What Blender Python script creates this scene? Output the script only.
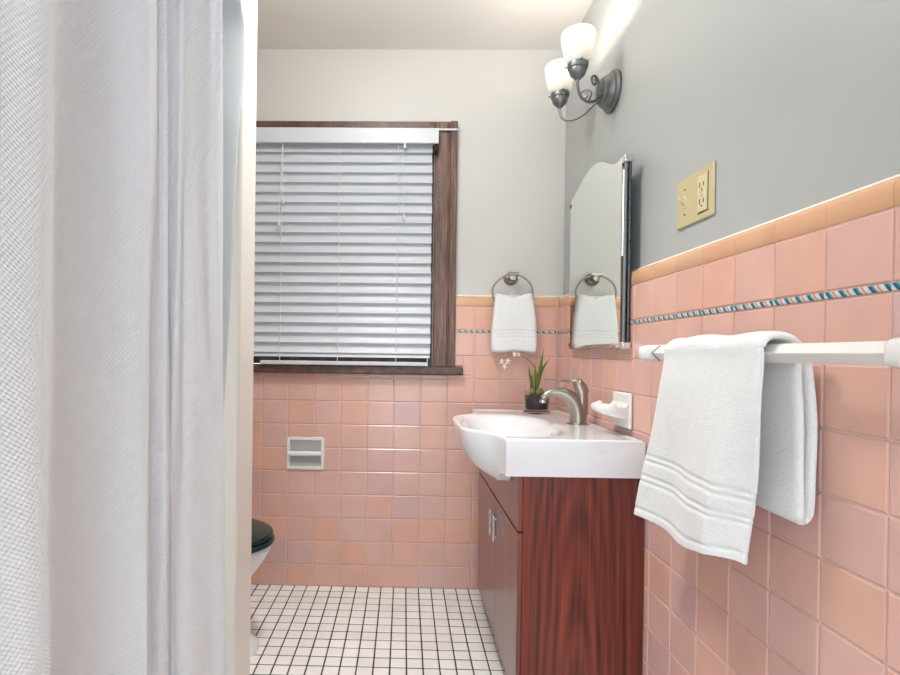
import bpy, math, random
from mathutils import Matrix, Vector
random.seed(7)
PI = math.pi
for o in list(bpy.data.objects): bpy.data.objects.remove(o)
scene = bpy.context.scene
C = scene.collection

# ------------------------------------------------------------------ camera, world, lights, exposure
H = 0.9742                                             # eye height
cam_d = bpy.data.cameras.new('camera'); cam = bpy.data.objects.new('camera', cam_d); C.objects.link(cam)
cam_d.sensor_width = 36; cam_d.lens = 531.48 * 36 / 900
cam_d.shift_x = (450 - 393.96) / 900; cam_d.shift_y = (356.42 - 337.5) / 900
cam_d.clip_start = 0.02
cam.matrix_world = (Matrix.Translation((0, 0, H)) @ Matrix.Rotation(0.0193, 4, 'Z') @
                    Matrix.Rotation(PI / 2 - 0.0062, 4, 'X') @ Matrix.Rotation(0.0129, 4, 'Z'))
scene.camera = cam
world = bpy.data.worlds.new('world'); scene.world = world; world.use_nodes = True
bg = world.node_tree.nodes['Background']
bg.inputs[0].default_value = (0.86, 0.93, 1.0, 1); bg.inputs[1].default_value = 2.7
FILL_LAMP = (-0.10, 1.30); FILL_STRENGTH = 31.0      # unseen globe lamp added to light the room, built at the end
DISK_POWER = 4.6                                     # added downward fill below the unseen globe
l_ = bpy.data.lights.new('added_down_light', 'AREA'); l_.shape = 'DISK'; l_.size = 0.26; l_.energy = DISK_POWER; l_.color = (1.0, 0.99, 0.975); l_.spread = math.radians(105)
lo_ = bpy.data.objects.new('added_down_light', l_); lo_.location = (FILL_LAMP[0], FILL_LAMP[1], 2.237 - 0.163); C.objects.link(lo_)
SCONCE_POWER = 1.35
vs = scene.view_settings
vs.view_transform = 'Standard'; vs.look = 'None'; vs.gamma = 1.0; vs.use_curve_mapping = False
vs.exposure = 0.22

# ------------------------------------------------------------------ materials
def lin(r, g, b):
    f = lambda c: (c / 255 / 12.92) if c / 255 <= 0.04045 else ((c / 255 + 0.055) / 1.055) ** 2.4
    return (f(r), f(g), f(b), 1)
def newmat(name):
    m = bpy.data.materials.new(name); m.use_nodes = True
    nt = m.node_tree; b = nt.nodes['Principled BSDF']
    return m, nt, b
def mat(name, col, rough=0.5, metal=0.0, bump=0.0, bscale=80, var=0.0, vscale=8, **kw):
    m, nt, b = newmat(name)
    b.inputs['Base Color'].default_value = col; b.inputs['Roughness'].default_value = rough; b.inputs['Metallic'].default_value = metal
    for k, v in kw.items(): b.inputs[k.replace('_', ' ')].default_value = v
    tc = nt.nodes.new('ShaderNodeTexCoord')
    if var:
        n = nt.nodes.new('ShaderNodeTexNoise'); n.inputs['Scale'].default_value = vscale; n.inputs['Detail'].default_value = 4
        nt.links.new(tc.outputs['Object'], n.inputs['Vector'])
        mx = nt.nodes.new('ShaderNodeMix'); mx.data_type = 'RGBA'
        mx.inputs[6].default_value = tuple(c * (1 - var) for c in col[:3]) + (1,)
        mx.inputs[7].default_value = tuple(min(1, c * (1 + var)) for c in col[:3]) + (1,)
        nt.links.new(n.outputs['Fac'], mx.inputs[0]); nt.links.new(mx.outputs[2], b.inputs['Base Color'])
    if bump:
        n2 = nt.nodes.new('ShaderNodeTexNoise'); n2.inputs['Scale'].default_value = bscale; n2.inputs['Detail'].default_value = 3
        nt.links.new(tc.outputs['Object'], n2.inputs['Vector'])
        bp = nt.nodes.new('ShaderNodeBump'); bp.inputs['Strength'].default_value = bump; bp.inputs['Distance'].default_value = 0.004
        nt.links.new(n2.outputs['Fac'], bp.inputs['Height']); nt.links.new(bp.outputs[0], b.inputs['Normal'])
    return m
def ramp(nt, stops, interp='LINEAR'):
    r = nt.nodes.new('ShaderNodeValToRGB'); r.color_ramp.interpolation = interp
    e = r.color_ramp.elements
    while len(e) < len(stops): e.new(0.5)
    for el, (p, c) in zip(e, stops): el.position = p; el.color = c
    return r
def mth(nt, op, a, b=None):
    n = nt.nodes.new('ShaderNodeMath'); n.operation = op
    for i, v in enumerate((a, b)):
        if v is None: continue
        if isinstance(v, (int, float)): n.inputs[i].default_value = v
        else: nt.links.new(v, n.inputs[i])
    return n.outputs[0]

def tile_mat(name, stops, rough=0.22):
    m, nt, b = newmat(name)
    oi = nt.nodes.new('ShaderNodeObjectInfo'); tc = nt.nodes.new('ShaderNodeTexCoord')
    rp = ramp(nt, stops); nt.links.new(oi.outputs['Random'], rp.inputs[0])
    n = nt.nodes.new('ShaderNodeTexNoise'); n.inputs['Scale'].default_value = 7; n.inputs['Detail'].default_value = 3
    off = nt.nodes.new('ShaderNodeVectorMath'); off.operation = 'ADD'
    nt.links.new(tc.outputs['Object'], off.inputs[0]); nt.links.new(oi.outputs['Location'], off.inputs[1])
    nt.links.new(off.outputs[0], n.inputs['Vector'])
    mx = nt.nodes.new('ShaderNodeMix'); mx.data_type = 'RGBA'; mx.blend_type = 'MULTIPLY'; mx.inputs[0].default_value = 1
    r2 = ramp(nt, [(0.3, (0.93, 0.92, 0.91, 1)), (0.7, (1.05, 1.03, 1.02, 1))]); nt.links.new(n.outputs['Fac'], r2.inputs[0])
    nt.links.new(rp.outputs[0], mx.inputs[6]); nt.links.new(r2.outputs[0], mx.inputs[7])
    nt.links.new(mx.outputs[2], b.inputs['Base Color'])
    b.inputs['Roughness'].default_value = rough
    bp = nt.nodes.new('ShaderNodeBump'); bp.inputs['Strength'].default_value = 0.06; bp.inputs['Distance'].default_value = 0.01
    nt.links.new(n.outputs['Fac'], bp.inputs['Height']); nt.links.new(bp.outputs[0], b.inputs['Normal'])
    return m
def liner_mat():
    m, nt, b = newmat('rope_liner_glaze')
    uv = nt.nodes.new('ShaderNodeUVMap'); sp = nt.nodes.new('ShaderNodeSeparateXYZ'); nt.links.new(uv.outputs[0], sp.inputs[0])
    u, v = sp.outputs[0], sp.outputs[1]
    bend = mth(nt, 'SINE', mth(nt, 'MULTIPLY', mth(nt, 'SUBTRACT', v, 0.5), 2.6))
    ph = mth(nt, 'FRACT', mth(nt, 'ADD', mth(nt, 'DIVIDE', u, 0.0245), mth(nt, 'MULTIPLY', bend, 0.30)))
    rp = ramp(nt, [(0.0, lin(26, 70, 92)), (0.14, lin(38, 104, 120)), (0.30, lin(104, 160, 174)), (0.40, lin(214, 216, 214)), (0.50, lin(200, 134, 106)),
                   (0.62, lin(206, 150, 126)), (0.70, lin(216, 216, 212)), (0.92, lin(190, 202, 206)), (0.98, lin(66, 90, 120))])
    nt.links.new(ph, rp.inputs[0])
    edge = mth(nt, 'GREATER_THAN', mth(nt, 'ABSOLUTE', mth(nt, 'SUBTRACT', v, 0.5)), 0.30)
    mx = nt.nodes.new('ShaderNodeMix'); mx.data_type = 'RGBA'; nt.links.new(edge, mx.inputs[0])
    nt.links.new(rp.outputs[0], mx.inputs[6]); mx.inputs[7].default_value = lin(222, 202, 192)
    nt.links.new(mx.outputs[2], b.inputs['Base Color']); b.inputs['Roughness'].default_value = 0.2
    return m
def wood_mat(name, dark, mid, light, scale, stretch, rough, rings=None, coat=0.0):
    """grain runs along local z; rings = (y/x centre a, centre z) gives a cathedral figure"""
    m, nt, b = newmat(name)
    tc = nt.nodes.new('ShaderNodeTexCoord')
    mp = nt.nodes.new('ShaderNodeMapping'); mp.inputs['Scale'].default_value = (scale, scale, scale * stretch)
    nt.links.new(tc.outputs['Object'], mp.inputs[0])
    n = nt.nodes.new('ShaderNodeTexNoise'); n.inputs['Scale'].default_value = 1.0; n.inputs['Detail'].default_value = 6; n.inputs['Roughness'].default_value = 0.65
    nt.links.new(mp.outputs[0], n.inputs['Vector'])
    fac = n.outputs['Fac']
    if rings:
        sp = nt.nodes.new('ShaderNodeSeparateXYZ'); nt.links.new(tc.outputs['Object'], sp.inputs[0])
        n3 = nt.nodes.new('ShaderNodeTexNoise'); n3.inputs['Scale'].default_value = 2.5; n3.inputs['Detail'].default_value = 2
        nt.links.new(tc.outputs['Object'], n3.inputs['Vector'])
        dx = mth(nt, 'SUBTRACT', sp.outputs[0], rings[0])
        dz = mth(nt, 'MULTIPLY', mth(nt, 'SUBTRACT', sp.outputs[2], rings[1]), 0.11)
        d = mth(nt, 'SQRT', mth(nt, 'ADD', mth(nt, 'MULTIPLY', dx, dx), mth(nt, 'MULTIPLY', dz, dz)))
        d = mth(nt, 'ADD', d, mth(nt, 'MULTIPLY', n3.outputs['Fac'], 0.03))
        w = mth(nt, 'ADD', mth(nt, 'MULTIPLY', mth(nt, 'SINE', mth(nt, 'MULTIPLY', d, 300)), 0.5), 0.5)
        fac = mth(nt, 'ADD', mth(nt, 'MULTIPLY', fac, 0.86), mth(nt, 'MULTIPLY', w, 0.13))
    rp = ramp(nt, [(0.30, dark), (0.5, mid), (0.72, light)]); nt.links.new(fac, rp.inputs[0])
    nt.links.new(rp.outputs[0], b.inputs['Base Color']); b.inputs['Roughness'].default_value = rough
    b.inputs['Coat Weight'].default_value = coat; b.inputs['Coat Roughness'].default_value = 0.12
    bp = nt.nodes.new('ShaderNodeBump'); bp.inputs['Strength'].default_value = 0.08; bp.inputs['Distance'].default_value = 0.003
    nt.links.new(fac, bp.inputs['Height']); nt.links.new(bp.outputs[0], b.inputs['Normal'])
    return m
def cloth_mat(name, col, kind, transl=0.0):
    """kind 'waffle' / 'linen' from UV in metres, 'terry' from object space"""
    m, nt, b = newmat(name)
    b.inputs['Base Color'].default_value = col; b.inputs['Roughness'].default_value = 0.9
    b.inputs['Sheen Weight'].default_value = 0.25 if kind == 'terry' else 0.1
    bp = nt.nodes.new('ShaderNodeBump')
    if kind == 'terry':
        tc = nt.nodes.new('ShaderNodeTexCoord')
        n = nt.nodes.new('ShaderNodeTexNoise'); n.inputs['Scale'].default_value = 330; n.inputs['Detail'].default_value = 2
        nt.links.new(tc.outputs['Object'], n.inputs['Vector'])
        n2 = nt.nodes.new('ShaderNodeTexNoise'); n2.inputs['Scale'].default_value = 22; n2.inputs['Detail'].default_value = 3
        nt.links.new(tc.outputs['Object'], n2.inputs['Vector'])
        h = mth(nt, 'ADD', mth(nt, 'MULTIPLY', n.outputs['Fac'], 0.45), n2.outputs['Fac'])
        bp.inputs['Strength'].default_value = 0.7; bp.inputs['Distance'].default_value = 0.005
    else:
        uv = nt.nodes.new('ShaderNodeUVMap'); sp = nt.nodes.new('ShaderNodeSeparateXYZ'); nt.links.new(uv.outputs[0], sp.inputs[0])
        k = 1150 if kind == 'waffle' else 1500
        a = mth(nt, 'SINE', mth(nt, 'MULTIPLY', mth(nt, 'ADD', sp.outputs[0], mth(nt, 'MULTIPLY', sp.outputs[1], 0.35)), k))
        c = mth(nt, 'SINE', mth(nt, 'MULTIPLY', sp.outputs[1], k * 1.15))
        h = mth(nt, 'MULTIPLY', a, c)
        bp.inputs['Strength'].default_value = 0.45 if kind == 'waffle' else 0.12; bp.inputs['Distance'].default_value = 0.0016
    nt.links.new(h, bp.inputs['Height']); nt.links.new(bp.outputs[0], b.inputs['Normal'])
    if transl:
        out = nt.nodes['Material Output']; t = nt.nodes.new('ShaderNodeBsdfTranslucent'); t.inputs[0].default_value = col
        ms = nt.nodes.new('ShaderNodeMixShader'); ms.inputs[0].default_value = transl
        nt.links.new(b.outputs[0], ms.inputs[1]); nt.links.new(t.outputs[0], ms.inputs[2]); nt.links.new(ms.outputs[0], out.inputs[0])
    return m

M = {}
M['paint'] = mat('wall_paint', lin(206, 204, 200), 0.45, bump=0.12, bscale=18, var=0.015, vscale=3)
M['paint_dim'] = mat('dimmed_wall_paint', lin(176, 179, 177), 0.4, bump=0.12, bscale=18, var=0.02, vscale=3)  # darker copy of the wall paint, right wall's dimmer light put into colour
M['ceiling'] = mat('ceiling_paint', lin(236, 232, 227), 0.6, bump=0.08, bscale=25)
M['trim'] = mat('partition_paint', lin(226, 221, 212), 0.35, bump=0.05, bscale=20)
M['tile'] = tile_mat('pink_tile', [(0.0, lin(216, 175, 165)), (0.35, lin(220, 180, 171)), (0.60, lin(218, 176, 165)), (0.82, lin(222, 177, 162)), (0.93, lin(221, 174, 157)), (0.96, lin(213, 175, 169)), (1.0, lin(208, 174, 171))])
M['tile_warm'] = tile_mat('peach_tile', [(0.0, lin(218, 176, 164)), (0.4, lin(221, 177, 163)), (0.68, lin(222, 174, 156)), (0.85, lin(222, 171, 149)), (0.93, lin(214, 177, 170)), (1.0, lin(210, 177, 172))])
M['cap'] = tile_mat('orange_cap_tile', [(0.0, lin(219, 176, 138)), (0.5, lin(222, 172, 136)), (1.0, lin(224, 178, 146))], 0.18)
M['grout'] = mat('pale_grout', lin(222, 202, 190), 0.9, bump=0.2, bscale=300)
M['liner'] = liner_mat()
M['floor_tile'] = tile_mat('white_floor_tile', [(0, lin(238, 237, 236)), (1, lin(247, 246, 245))], 0.3)
M['floor_grout'] = mat('dark_grout', lin(66, 60, 58), 0.95, bump=0.2, bscale=300)
M['maho'] = wood_mat('red_mahogany', lin(62, 23, 16), lin(110, 45, 33), lin(142, 67, 50), 105, 0.018, 0.3, (-0.01, -0.05), 0.15)
M['maho_front'] = wood_mat('mahogany_front', lin(88, 42, 34), lin(112, 56, 46), lin(128, 70, 58), 40, 0.04, 0.3, None, 0.5)
M['maho_edge'] = wood_mat('mahogany_edge', lin(100, 38, 24), lin(122, 50, 33), lin(138, 62, 42), 38, 0.03, 0.3)
M['black'] = mat('black_recess', lin(20, 17, 16), 0.8)
M['oak'] = wood_mat('dark_oak', lin(60, 40, 32), lin(104, 76, 63), lin(140, 112, 96), 120, 0.06, 0.4)
M['oak_h'] = wood_mat('dark_oak_rail', lin(62, 43, 36), lin(90, 66, 57), lin(112, 88, 78), 30, 1.0, 0.4)
M['vinyl'] = mat('white_vinyl', lin(203, 207, 213), 0.38)
M['cord'] = mat('cord_white', lin(226, 222, 212), 0.7)
M['porcelain'] = mat('white_porcelain', lin(230, 232, 235), 0.10, Coat_Weight=0.4, Coat_Roughness=0.04)
M['porcelain2'] = mat('white_ceramic_fitting', lin(234, 232, 228), 0.16)
M['nickel'] = mat('brushed_nickel', lin(158, 150, 140), 0.3, 1.0)
M['pewter'] = mat('pewter', lin(124, 125, 126), 0.42, 0.85, var=0.25, vscale=60)
M['chrome'] = mat('chrome', lin(212, 214, 216), 0.12, 1.0)
M['steel'] = mat('dark_steel', lin(92, 96, 98), 0.35, 0.8)
M['gunmetal'] = mat('worn_chrome', lin(128, 132, 134), 0.5, 0.6)
M['mirror'] = mat('mirror_glass', lin(236, 240, 236), 0.0, 1.0)
M['almond'] = mat('almond_plastic', lin(196, 183, 140), 0.4)
M['almond2'] = mat('almond_plastic_device', lin(214, 202, 162), 0.35)
M['slot'] = mat('slot_dark', lin(60, 50, 36), 0.7)
M['terry'] = cloth_mat('white_terry', lin(229, 230, 229), 'terry')
M['curtain'] = cloth_mat('waffle_curtain', lin(240, 244, 248), 'waffle', 0.15)
M['linerc'] = cloth_mat('curtain_liner', lin(205, 214, 218), 'linen', 0.3)
M['lid'] = mat('dark_green_plastic', lin(18, 44, 46), 0.25)
M['leaf'] = mat('leaf_green', lin(84, 104, 26), 0.45, var=0.3, vscale=30)
M['stemg'] = mat('stem_green', lin(122, 134, 60), 0.5)
M['petal'] = mat('white_petal', lin(240, 232, 224), 0.6)
M['soil'] = mat('dark_soil', lin(84, 76, 72), 0.95, bump=0.8, bscale=120, var=0.3, vscale=90)
M['moss'] = mat('moss', lin(120, 112, 74), 0.95, bump=0.8, bscale=160, var=0.3, vscale=90)
def glass_mat(name, col, rough=0.02, ior=1.45):
    m, nt, b = newmat(name); b.inputs['Base Color'].default_value = col; b.inputs['Roughness'].default_value = rough
    b.inputs['Transmission Weight'].default_value = 1.0; b.inputs['IOR'].default_value = ior; return m
M['glass'] = glass_mat('clear_glass', (0.95, 0.97, 0.97, 1))
M['potglass'] = glass_mat('grey_glass', (0.86, 0.86, 0.88, 1), 0.03, 1.18)
def shade_mat():
    m, nt, b = newmat('frosted_shade'); b.inputs['Base Color'].default_value = lin(245, 242, 234); b.inputs['Roughness'].default_value = 0.35
    b.inputs['Emission Color'].default_value = (1.0, 0.95, 0.86, 1); b.inputs['Emission Strength'].default_value = 0.05
    out = nt.nodes['Material Output']; t = nt.nodes.new('ShaderNodeBsdfTranslucent'); t.inputs[0].default_value = (0.40, 0.39, 0.37, 1)
    ms = nt.nodes.new('ShaderNodeMixShader'); ms.inputs[0].default_value = 0.5
    nt.links.new(b.outputs[0], ms.inputs[1]); nt.links.new(t.outputs[0], ms.inputs[2]); nt.links.new(ms.outputs[0], out.inputs[0]); return m
M['shade'] = shade_mat()
m, nt, b = newmat('lamp_glow'); b.inputs['Emission Color'].default_value = (1, 0.95, 0.88, 1); b.inputs['Emission Strength'].default_value = 3.0; M['glow'] = m

# ------------------------------------------------------------------ mesh helpers (world coordinates, stored relative to the parent)
def origin(p):
    v = Vector((0, 0, 0))
    while p is not None: v = v + p.location; p = p.parent
    return v
class G:
    def __init__(s): s.v = []; s.f = []; s.uv = {}
    def add(s, vs_, fs): n = len(s.v); s.v += [tuple(v) for v in vs_]; s.f += [tuple(i + n for i in f) for f in fs]; return s
    def box(s, x0, x1, y0, y1, z0, z1):
        return s.add([(x0, y0, z0), (x1, y0, z0), (x1, y1, z0), (x0, y1, z0), (x0, y0, z1), (x1, y0, z1), (x1, y1, z1), (x0, y1, z1)],
                     [(3, 2, 1, 0), (4, 5, 6, 7), (0, 1, 5, 4), (1, 2, 6, 5), (2, 3, 7, 6), (3, 0, 4, 7)])
    def grid(s, pts, close_u=False, flip=False):
        n, m = len(pts), len(pts[0]); vs_ = [p for r in pts for p in r]; fs = []
        for i in range(n if close_u else n - 1):
            for j in range(m - 1):
                q = (i * m + j, ((i + 1) % n) * m + j, ((i + 1) % n) * m + j + 1, i * m + j + 1)
                fs.append(q[::-1] if flip else q)
        return s.add(vs_, fs)
    def tube(s, path, r, n=10, cap=True, closed=False, squash=None):
        P_ = [Vector(p) for p in path]; k = len(P_)
        R = r if isinstance(r, (list, tuple)) else [r] * k
        rings = []; prev = None
        for i in range(k):
            if closed: t = (P_[(i + 1) % k] - P_[i - 1]).normalized()
            else: t = (P_[min(i + 1, k - 1)] - P_[max(i - 1, 0)]).normalized()
            if prev is None:
                a = Vector((0, 0, 1)) if abs(t.z) < 0.9 else Vector((0, 1, 0)); u = a.cross(t).normalized()
            else: u = (prev - t * prev.dot(t)).normalized()
            w = t.cross(u); prev = u
            su, sw = squash if squash else (1, 1)
            rings.append([P_[i] + u * (R[i] * su * math.cos(2 * PI * j / n)) + w * (R[i] * sw * math.sin(2 * PI * j / n)) for j in range(n)])
        base = len(s.v); vs_ = [p for g in rings for p in g]; fs = []
        for i in range(k if closed else k - 1):
            for j in range(n):
                a, b2 = i * n, ((i + 1) % k) * n
                fs.append((a + j, a + (j + 1) % n, b2 + (j + 1) % n, b2 + j))
        if cap and not closed: fs.append(tuple(range(n))[::-1]); fs.append(tuple((k - 1) * n + j for j in range(n)))
        return s.add(vs_, fs)
    def lathe(s, prof, c=(0, 0, 0), axis='z', n=24, sy=1.0, sx=1.0):
        rings = []
        for r, h in prof:
            ring = []
            for j in range(n):
                a = 2 * PI * j / n; p, q = r * math.cos(a) * sx, r * math.sin(a) * sy
                v = {'z': (p, q, h), 'x': (h, p, q), 'y': (p, h, q)}[axis]
                ring.append((c[0] + v[0], c[1] + v[1], c[2] + v[2]))
            rings.append(ring)
        vs_ = [p for g in rings for p in g]; fs = []
        for i in range(len(prof) - 1):
            for j in range(n): fs.append((i * n + j, i * n + (j + 1) % n, (i + 1) * n + (j + 1) % n, (i + 1) * n + j))
        if prof[0][0] > 1e-6: fs.append(tuple(range(n))[::-1])
        if prof[-1][0] > 1e-6: fs.append(tuple((len(prof) - 1) * n + j for j in range(n)))
        return s.add(vs_, fs)
    def prism(s, outline, d0, d1, axis):
        """outline of 2-D points extruded along axis from d0 to d1; outline coordinates are the other two axes in order"""
        def P3(p, d): return {'x': (d, p[0], p[1]), 'y': (p[0], d, p[1]), 'z': (p[0], p[1], d)}[axis]
        n = len(outline); vs_ = [P3(p, d0) for p in outline] + [P3(p, d1) for p in outline]
        fs = [tuple(range(n))[::-1], tuple(range(n, 2 * n))] + [(i, (i + 1) % n, n + (i + 1) % n, n + i) for i in range(n)]
        return s.add(vs_, fs)
    def build(s, name, material, parent=None, smooth=False, bevel=0, seg=2, subsurf=0, uvs=None, angle=None, solid=0):
        og = origin(parent); me = bpy.data.meshes.new(name)
        me.from_pydata([(v[0] - og.x, v[1] - og.y, v[2] - og.z) for v in s.v], [], s.f); me.validate(); me.update()
        import bmesh
        bm = bmesh.new(); bm.from_mesh(me); bmesh.ops.remove_doubles(bm, verts=bm.verts, dist=1e-6); bmesh.ops.recalc_face_normals(bm, faces=bm.faces)
        if uvs is None: bm.to_mesh(me)
        bm.free()
        if uvs is not None:
            ul = me.uv_layers.new(name='UVMap')
            for l in me.loops: ul.data[l.index].uv = uvs[l.vertex_index]
        o = bpy.data.objects.new(name, me); C.objects.link(o); o.data.materials.append(M[material])
        if parent: o.parent = parent
        if smooth:
            for p in me.polygons: p.use_smooth = True
            if angle: me.set_sharp_from_angle(angle=math.radians(angle))
        if solid: md = o.modifiers.new('solid', 'SOLIDIFY'); md.thickness = solid; md.offset = 0
        if bevel:
            md = o.modifiers.new('bevel', 'BEVEL'); md.width = bevel; md.segments = seg; md.limit_method = 'ANGLE'; md.angle_limit = math.radians(35); md.harden_normals = False
            for p in me.polygons: p.use_smooth = True
            me.set_sharp_from_angle(angle=math.radians(60))
        if subsurf: md = o.modifiers.new('sub', 'SUBSURF'); md.levels = subsurf; md.render_levels = subsurf
        return o
def box(name, x0, x1, y0, y1, z0, z1, m, parent=None, bevel=0, seg=2):
    return G().box(x0, x1, y0, y1, z0, z1).build(name, m, parent, bevel=bevel, seg=seg)
def thing(name, loc, label, cat, group=None):
    o = bpy.data.objects.new(name, None); o.empty_display_size = 0.05; C.objects.link(o); o.location = loc
    return tag(o, label, cat, group)
def tag(o, label, cat, group=None):
    o['label'] = label; o['category'] = cat
    if group: o['group'] = group
    return o
def struct(o, label, cat):
    o['kind'] = 'structure'; o['label'] = label; o['category'] = cat; return o
def copy_part(src, parent, loc=None):
    c = src.copy(); C.objects.link(c); c.parent = parent
    if loc is not None: og = origin(parent); c.location = (loc[0] - og.x, loc[1] - og.y, loc[2] - og.z)
    return c
def lerp(a, b, t): return a + (b - a) * t
def smooth(t): t = max(0.0, min(1.0, t)); return t * t * (3 - 2 * t)
def interp(x, pts):
    if x <= pts[0][0]: return pts[0][1]
    for (a, b2), (c, d) in zip(pts, pts[1:]):
        if x <= c: return lerp(b2, d, (x - a) / (c - a))
    return pts[-1][1]
def catmull(pts, n):
    out = []; k = len(pts)
    for i in range(k - 1):
        p0, p1, p2, p3 = pts[max(i - 1, 0)], pts[i], pts[i + 1], pts[min(i + 2, k - 1)]
        for j in range(n):
            t = j / n
            out.append(tuple(0.5 * ((2 * b2) + (-a + c) * t + (2 * a - 5 * b2 + 4 * c - d) * t * t + (-a + 3 * b2 - 3 * c + d) * t ** 3) for a, b2, c, d in zip(p0, p1, p2, p3)))
    out.append(tuple(pts[-1])); return out

# ------------------------------------------------------------------ room shell
YB, XR = 2.2019, 0.6289            # tile faces
PY, PX = 2.217, 0.655              # plaster faces
XL, YN, ZC = -1.12, -1.25, 2.237
P = 0.110
rel = [0.196, 0.0995, 0.0885, -0.0075] + [-0.0075 - 0.0974 * k for k in range(1, 10)]
ZROW = [H + r for r in rel]         # joints: [cap bottom, row A bottom = liner top, liner bottom, ...]
CAP_TOP = H + 0.239
WIN = (-0.78, 0.115, 0.905, 1.905)  # window opening x0 x1 z0 z1

g = G()
x0, x1, z0, z1 = WIN
zt_ = CAP_TOP - 0.006
for a in ((XL, x0, PY, zt_, ZC), (x1, PX, PY, zt_, ZC), (x0, x1, PY, z1, ZC)): g.box(a[0], a[1], a[2], 2.36, a[3], a[4])
gy = YB + 0.0028
for a in ((XL, x0, gy, z0, zt_), (x1, PX, gy, z0, zt_), (XL, PX, gy, 0.0, z0)): g.box(a[0], a[1], a[2], 2.36, a[3], a[4])
wall_back = struct(g.build('wall_back', 'paint'), 'pale grey plaster end wall with the window, pink tile below', 'wall')
wall_back.data.materials.append(M['grout'])
for p in wall_back.data.polygons:
    if p.center.z < zt_ and abs(p.center.y - gy) < 1e-3: p.material_index = 1
gx = XR + 0.0028
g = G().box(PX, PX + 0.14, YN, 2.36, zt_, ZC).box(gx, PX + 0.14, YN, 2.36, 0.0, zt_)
wall_right = struct(g.build('wall_right', 'paint_dim'), 'plaster wall toned down as if dimly lit, over pink wainscot tile behind the vanity', 'wall')
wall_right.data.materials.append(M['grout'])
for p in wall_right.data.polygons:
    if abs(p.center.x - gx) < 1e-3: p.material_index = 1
struct(box('wall_left', XL - 0.12, XL, YN, 2.36, 0, ZC, 'trim'), 'white side wall behind the shower curtain and toilet', 'wall')
struct(box('wall_middle', XL, -0.346, 1.11, 1.22, 0, ZC, 'trim', bevel=0.006), 'white wing wall between shower curtain and toilet alcove', 'wall')
struct(box('ceiling', XL - 0.12, PX + 0.14, YN, 2.36, ZC, ZC + 0.1, 'ceiling'), 'plain off white ceiling', 'ceiling')
floor = struct(box('floor', XL - 0.12, PX + 0.14, YN, 2.36, -0.1, -0.0009, 'floor_grout'), 'floor of small white square tiles with dark grout', 'floor')

# wall tiles: unit-thickness pillowed slabs, mesh shared per size
tile_mesh = {}
def tile_data(w, h, t=0.009, bev=0.0028, mname='tile'):
    key = (round(w, 4), round(h, 4), t, mname)
    if key in tile_mesh: return tile_mesh[key]
    a, c = w / 2, h / 2; ai, ci = a - bev, c - bev
    # local: x across, z up, front at y = 0 facing -y
    v = [(-ai, 0, -ci), (ai, 0, -ci), (ai, 0, ci), (-ai, 0, ci), (-a, bev * 0.7, -c), (a, bev * 0.7, -c), (a, bev * 0.7, c), (-a, bev * 0.7, c),
         (-a, t, -c), (a, t, -c), (a, t, c), (-a, t, c)]
    f = [(0, 1, 2, 3)] + [(4 + i, 4 + (i + 1) % 4, (i + 1) % 4, i) for i in range(4)] + [(8 + i, 8 + (i + 1) % 4, 4 + (i + 1) % 4, 4 + i) for i in range(4)]
    me = bpy.data.meshes.new('tile'); me.from_pydata(v, [], f); me.update(); me.materials.append(M[mname])
    for p in me.polygons: p.use_smooth = True
    me.set_sharp_from_angle(angle=math.radians(18))
    tile_mesh[key] = me; return me
def put_tile(parent, me, loc, rotz=0.0, name='tile', tilt=0.0018):
    o = bpy.data.objects.new(name, me); C.objects.link(o); o.parent = parent
    o.location = loc; o.rotation_euler = (random.gauss(0, tilt), random.gauss(0, tilt * 0.6), rotz + random.gauss(0, tilt)); return o
J = 0.0022
rows = [(ZROW[1], ZROW[0]), (ZROW[3], ZROW[2])] + [(ZROW[k + 1], ZROW[k]) for k in range(3, 12)] + [(0.001, ZROW[12])]
# bullnose cap profile piece and rope liner piece
def extruded(prof, length, mname, uv=False):
    """profile of (depth y, z) points from bottom front to top back, swept along x by length"""
    n = len(prof); v = []; f = []; uvs = []
    acc = [0]
    for a, c in zip(prof, prof[1:]): acc.append(acc[-1] + math.dist(a, c))
    for sx in (-length / 2, length / 2):
        for k, (y, z) in enumerate(prof): v.append((sx, y, z)); uvs.append((sx, acc[k] / acc[-1]))
    for k in range(n - 1): f.append((k, n + k, n + k + 1, k + 1))
    f.append(tuple(range(n))[::-1]); f.append(tuple(range(n, 2 * n)))
    me = bpy.data.meshes.new('trim_piece'); me.from_pydata(v, [], f); me.update(); me.materials.append(M[mname])
    ul = me.uv_layers.new(name='UVMap')
    for l in me.loops: ul.data[l.index].uv = uvs[l.vertex_index]
    for p in me.polygons: p.use_smooth = True
    me.set_sharp_from_angle(angle=math.radians(60)); return me
cap_h = CAP_TOP - ZROW[0] - J
def cap_profile(depth):
    pr = [(depth, -cap_h / 2), (0.002, -cap_h / 2), (0.0, -cap_h / 2 + 0.002)]
    r = 0.013
    pr += [(r - r * math.cos(a), cap_h / 2 - r + r * math.sin(a)) for a in [PI / 2 * k / 6 for k in range(7)]]
    pr += [(depth, cap_h / 2)]
    return pr
ln_h = ZROW[1] - ZROW[2] - 0.001
ln_prof = [(0.006, -ln_h / 2)] + [(0.0 - 0.0012 * math.sin(a), -ln_h / 2 * math.cos(a)) for a in [PI * k / 8 for k in range(9)]] + [(0.006, ln_h / 2)]
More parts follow.
